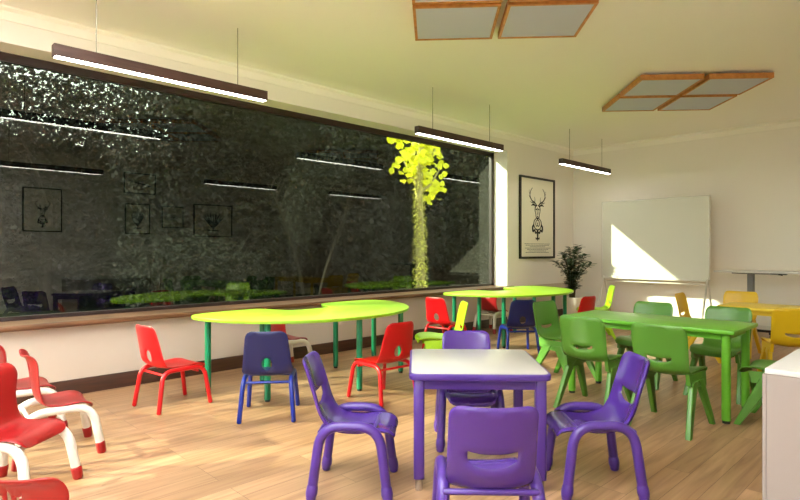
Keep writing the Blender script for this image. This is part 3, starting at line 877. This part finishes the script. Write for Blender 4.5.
rr = random.Random(11)
TR = [('dark tree at the far left outside, leaves with bright sky between them', 3.4, 30000, 'fol1'),
      ('dense dark tree outside behind the left third of the window', 6.2, 34000, 'fol1'),
      ('dark olive tree outside, left of the window centre', 8.9, 32000, 'fol2'),
      ('tall dark tree outside at the window centre', 11.6, 12000, 'fol1'),
      ('dark tree outside just left of the sunlit lime tree', 14.4, 11000, 'fol1'),
      ('dark olive tree outside behind the sunlit lime tree', 17.4, 11000, 'fol2'),
      ('dark tree outside at the right end of the window', 20.6, 11000, 'fol1')]
for i, (lab, y, n, fm) in enumerate(TR):
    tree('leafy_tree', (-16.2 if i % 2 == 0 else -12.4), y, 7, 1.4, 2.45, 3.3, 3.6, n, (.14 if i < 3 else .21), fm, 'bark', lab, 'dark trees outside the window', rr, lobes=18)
tree('shrub', -9.6, 6.8, 3, .6, .7, 2.6, 1.0, 2200, .10, 'fol2', 'palebark', 'slim pale stemmed shrub with yellowish leaves outside, left of the window centre', 'shrubs outside the window', rr, stems=4, lobes=4)
tree('shrub', -9.6, 4.2, 3, 1.1, 1.2, 1.3, .9, 2600, .09, 'fol2', 'palebark', 'low loose shrub outside with yellowish leaves, left of the pale stemmed shrub', 'shrubs outside the window', rr, stems=4, lobes=4)

for k, y in enumerate((-8.3, -11.7, -15.1)):  # unseen trees added to cut the upper sun through the window
    tree('added_shade_tree', -11.5, y, 9, 1.2, 1.5, 9.6, 1.1, 6000, .22, 'fol1', 'bark', 'unseen high crowned tree added left of the view to shade the window', 'unseen added shade trees', rr, lobes=14)

# tall clipped hedge closing the garden
def hedge(y0, y1, h, lab, rnd):
    t = empty('hedge', (-19, (y0+y1)/2, -.3)); b = MB(); L = (y1-y0)/2
    b.rbox(-.8, .8, -L, L, 0, h-.25, .2, 3); b.build('hedge_core', 'fol1', t)
    b = MB()
    for _ in range(int(2*L*h*150)):
        y = rnd.uniform(-L, L); z = rnd.uniform(0, h); x = .8+rnd.uniform(-.1, .25)
        if rnd.random() < .25: z = h-.25+rnd.uniform(-.1, .45); x = rnd.uniform(-.8, .9)
        d = Vector((rnd.gauss(0, .6), rnd.gauss(0, 1), rnd.gauss(0, 1))).normalized(); u = Vector((1, rnd.gauss(0, .8), rnd.gauss(0, .8))); s = d.cross(u).normalized()*.07; q = Vector((x, y, z))
        b.add([q, q+d*.12+s, q+d*.26, q+d*.12-s], [(0, 1, 2), (0, 2, 3)])
    b.build('foliage', 'fol1', t, sharp=180)
    tag(t, lab, 'hedge', 'tall hedges behind the garden')
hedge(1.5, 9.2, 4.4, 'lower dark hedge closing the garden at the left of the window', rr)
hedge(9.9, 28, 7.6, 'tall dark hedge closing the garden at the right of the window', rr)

# the sunlit ivy-wrapped tree
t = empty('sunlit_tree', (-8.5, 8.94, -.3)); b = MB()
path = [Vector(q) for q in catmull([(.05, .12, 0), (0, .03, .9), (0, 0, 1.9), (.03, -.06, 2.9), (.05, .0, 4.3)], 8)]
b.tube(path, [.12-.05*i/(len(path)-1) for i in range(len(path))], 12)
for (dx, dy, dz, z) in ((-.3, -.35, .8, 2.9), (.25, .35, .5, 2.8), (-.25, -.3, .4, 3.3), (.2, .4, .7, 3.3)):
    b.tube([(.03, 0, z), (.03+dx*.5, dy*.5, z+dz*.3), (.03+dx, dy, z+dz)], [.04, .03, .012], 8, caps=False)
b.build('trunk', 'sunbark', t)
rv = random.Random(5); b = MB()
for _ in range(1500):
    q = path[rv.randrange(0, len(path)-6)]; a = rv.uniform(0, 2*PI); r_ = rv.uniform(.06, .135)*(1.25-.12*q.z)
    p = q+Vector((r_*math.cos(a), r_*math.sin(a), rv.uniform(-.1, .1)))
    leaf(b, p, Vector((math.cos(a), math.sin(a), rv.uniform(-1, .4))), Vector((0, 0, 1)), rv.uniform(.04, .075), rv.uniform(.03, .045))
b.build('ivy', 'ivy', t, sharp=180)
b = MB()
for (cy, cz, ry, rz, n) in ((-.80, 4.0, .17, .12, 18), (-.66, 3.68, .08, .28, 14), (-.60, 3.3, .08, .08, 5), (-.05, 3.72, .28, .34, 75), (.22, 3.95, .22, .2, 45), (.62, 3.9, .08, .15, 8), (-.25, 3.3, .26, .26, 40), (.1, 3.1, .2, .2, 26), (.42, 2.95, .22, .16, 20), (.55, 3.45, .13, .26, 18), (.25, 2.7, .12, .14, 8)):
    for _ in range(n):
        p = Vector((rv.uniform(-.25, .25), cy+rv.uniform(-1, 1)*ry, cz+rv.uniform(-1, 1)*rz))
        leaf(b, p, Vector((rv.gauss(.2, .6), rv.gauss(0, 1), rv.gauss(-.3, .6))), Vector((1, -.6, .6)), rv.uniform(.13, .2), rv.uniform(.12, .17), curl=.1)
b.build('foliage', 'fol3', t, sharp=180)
tag(t, 'slender sunlit tree outside with lime leaves and an ivy wrapped trunk', 'tree')

# ================================================================ light, sky, camera
w = bpy.data.worlds.new('sky'); sc.world = w; w.use_nodes = True
bg = w.node_tree.nodes['Background']; bg.inputs['Color'].default_value = (.87, .935, 1, 1); bg.inputs['Strength'].default_value = 7.6
sun = bpy.data.lights.new('sun', 'SUN'); sun.energy = 32; sun.angle = math.radians(.6); sun.color = (1, .95, .86)
so = bpy.data.objects.new('sun', sun); COL.objects.link(so); so.location = (-20, -20, 15)
so.rotation_euler = Vector((1, 1.69, -.85)).to_track_quat('-Z', 'Y').to_euler()

cam = bpy.data.cameras.new('camera'); cam.lens = 25.0; cam.sensor_width = 36; cam.clip_start = .05; cam.clip_end = 300
co = bpy.data.objects.new('camera', cam); COL.objects.link(co); co.location = (0, 0, 1.2); co.rotation_euler = (PI/2, 0, math.radians(45.6))
sc.camera = co
sc.view_settings.view_transform = 'Standard'; sc.view_settings.look = 'None'; sc.view_settings.gamma = 1; sc.view_settings.exposure = .42
sc.view_settings.use_curve_mapping = False
cy = sc.cycles
cy.use_denoising = True; cy.max_bounces = 12; cy.diffuse_bounces = 7; cy.glossy_bounces = 4; cy.transparent_max_bounces = 12; cy.sample_clamp_indirect = 6
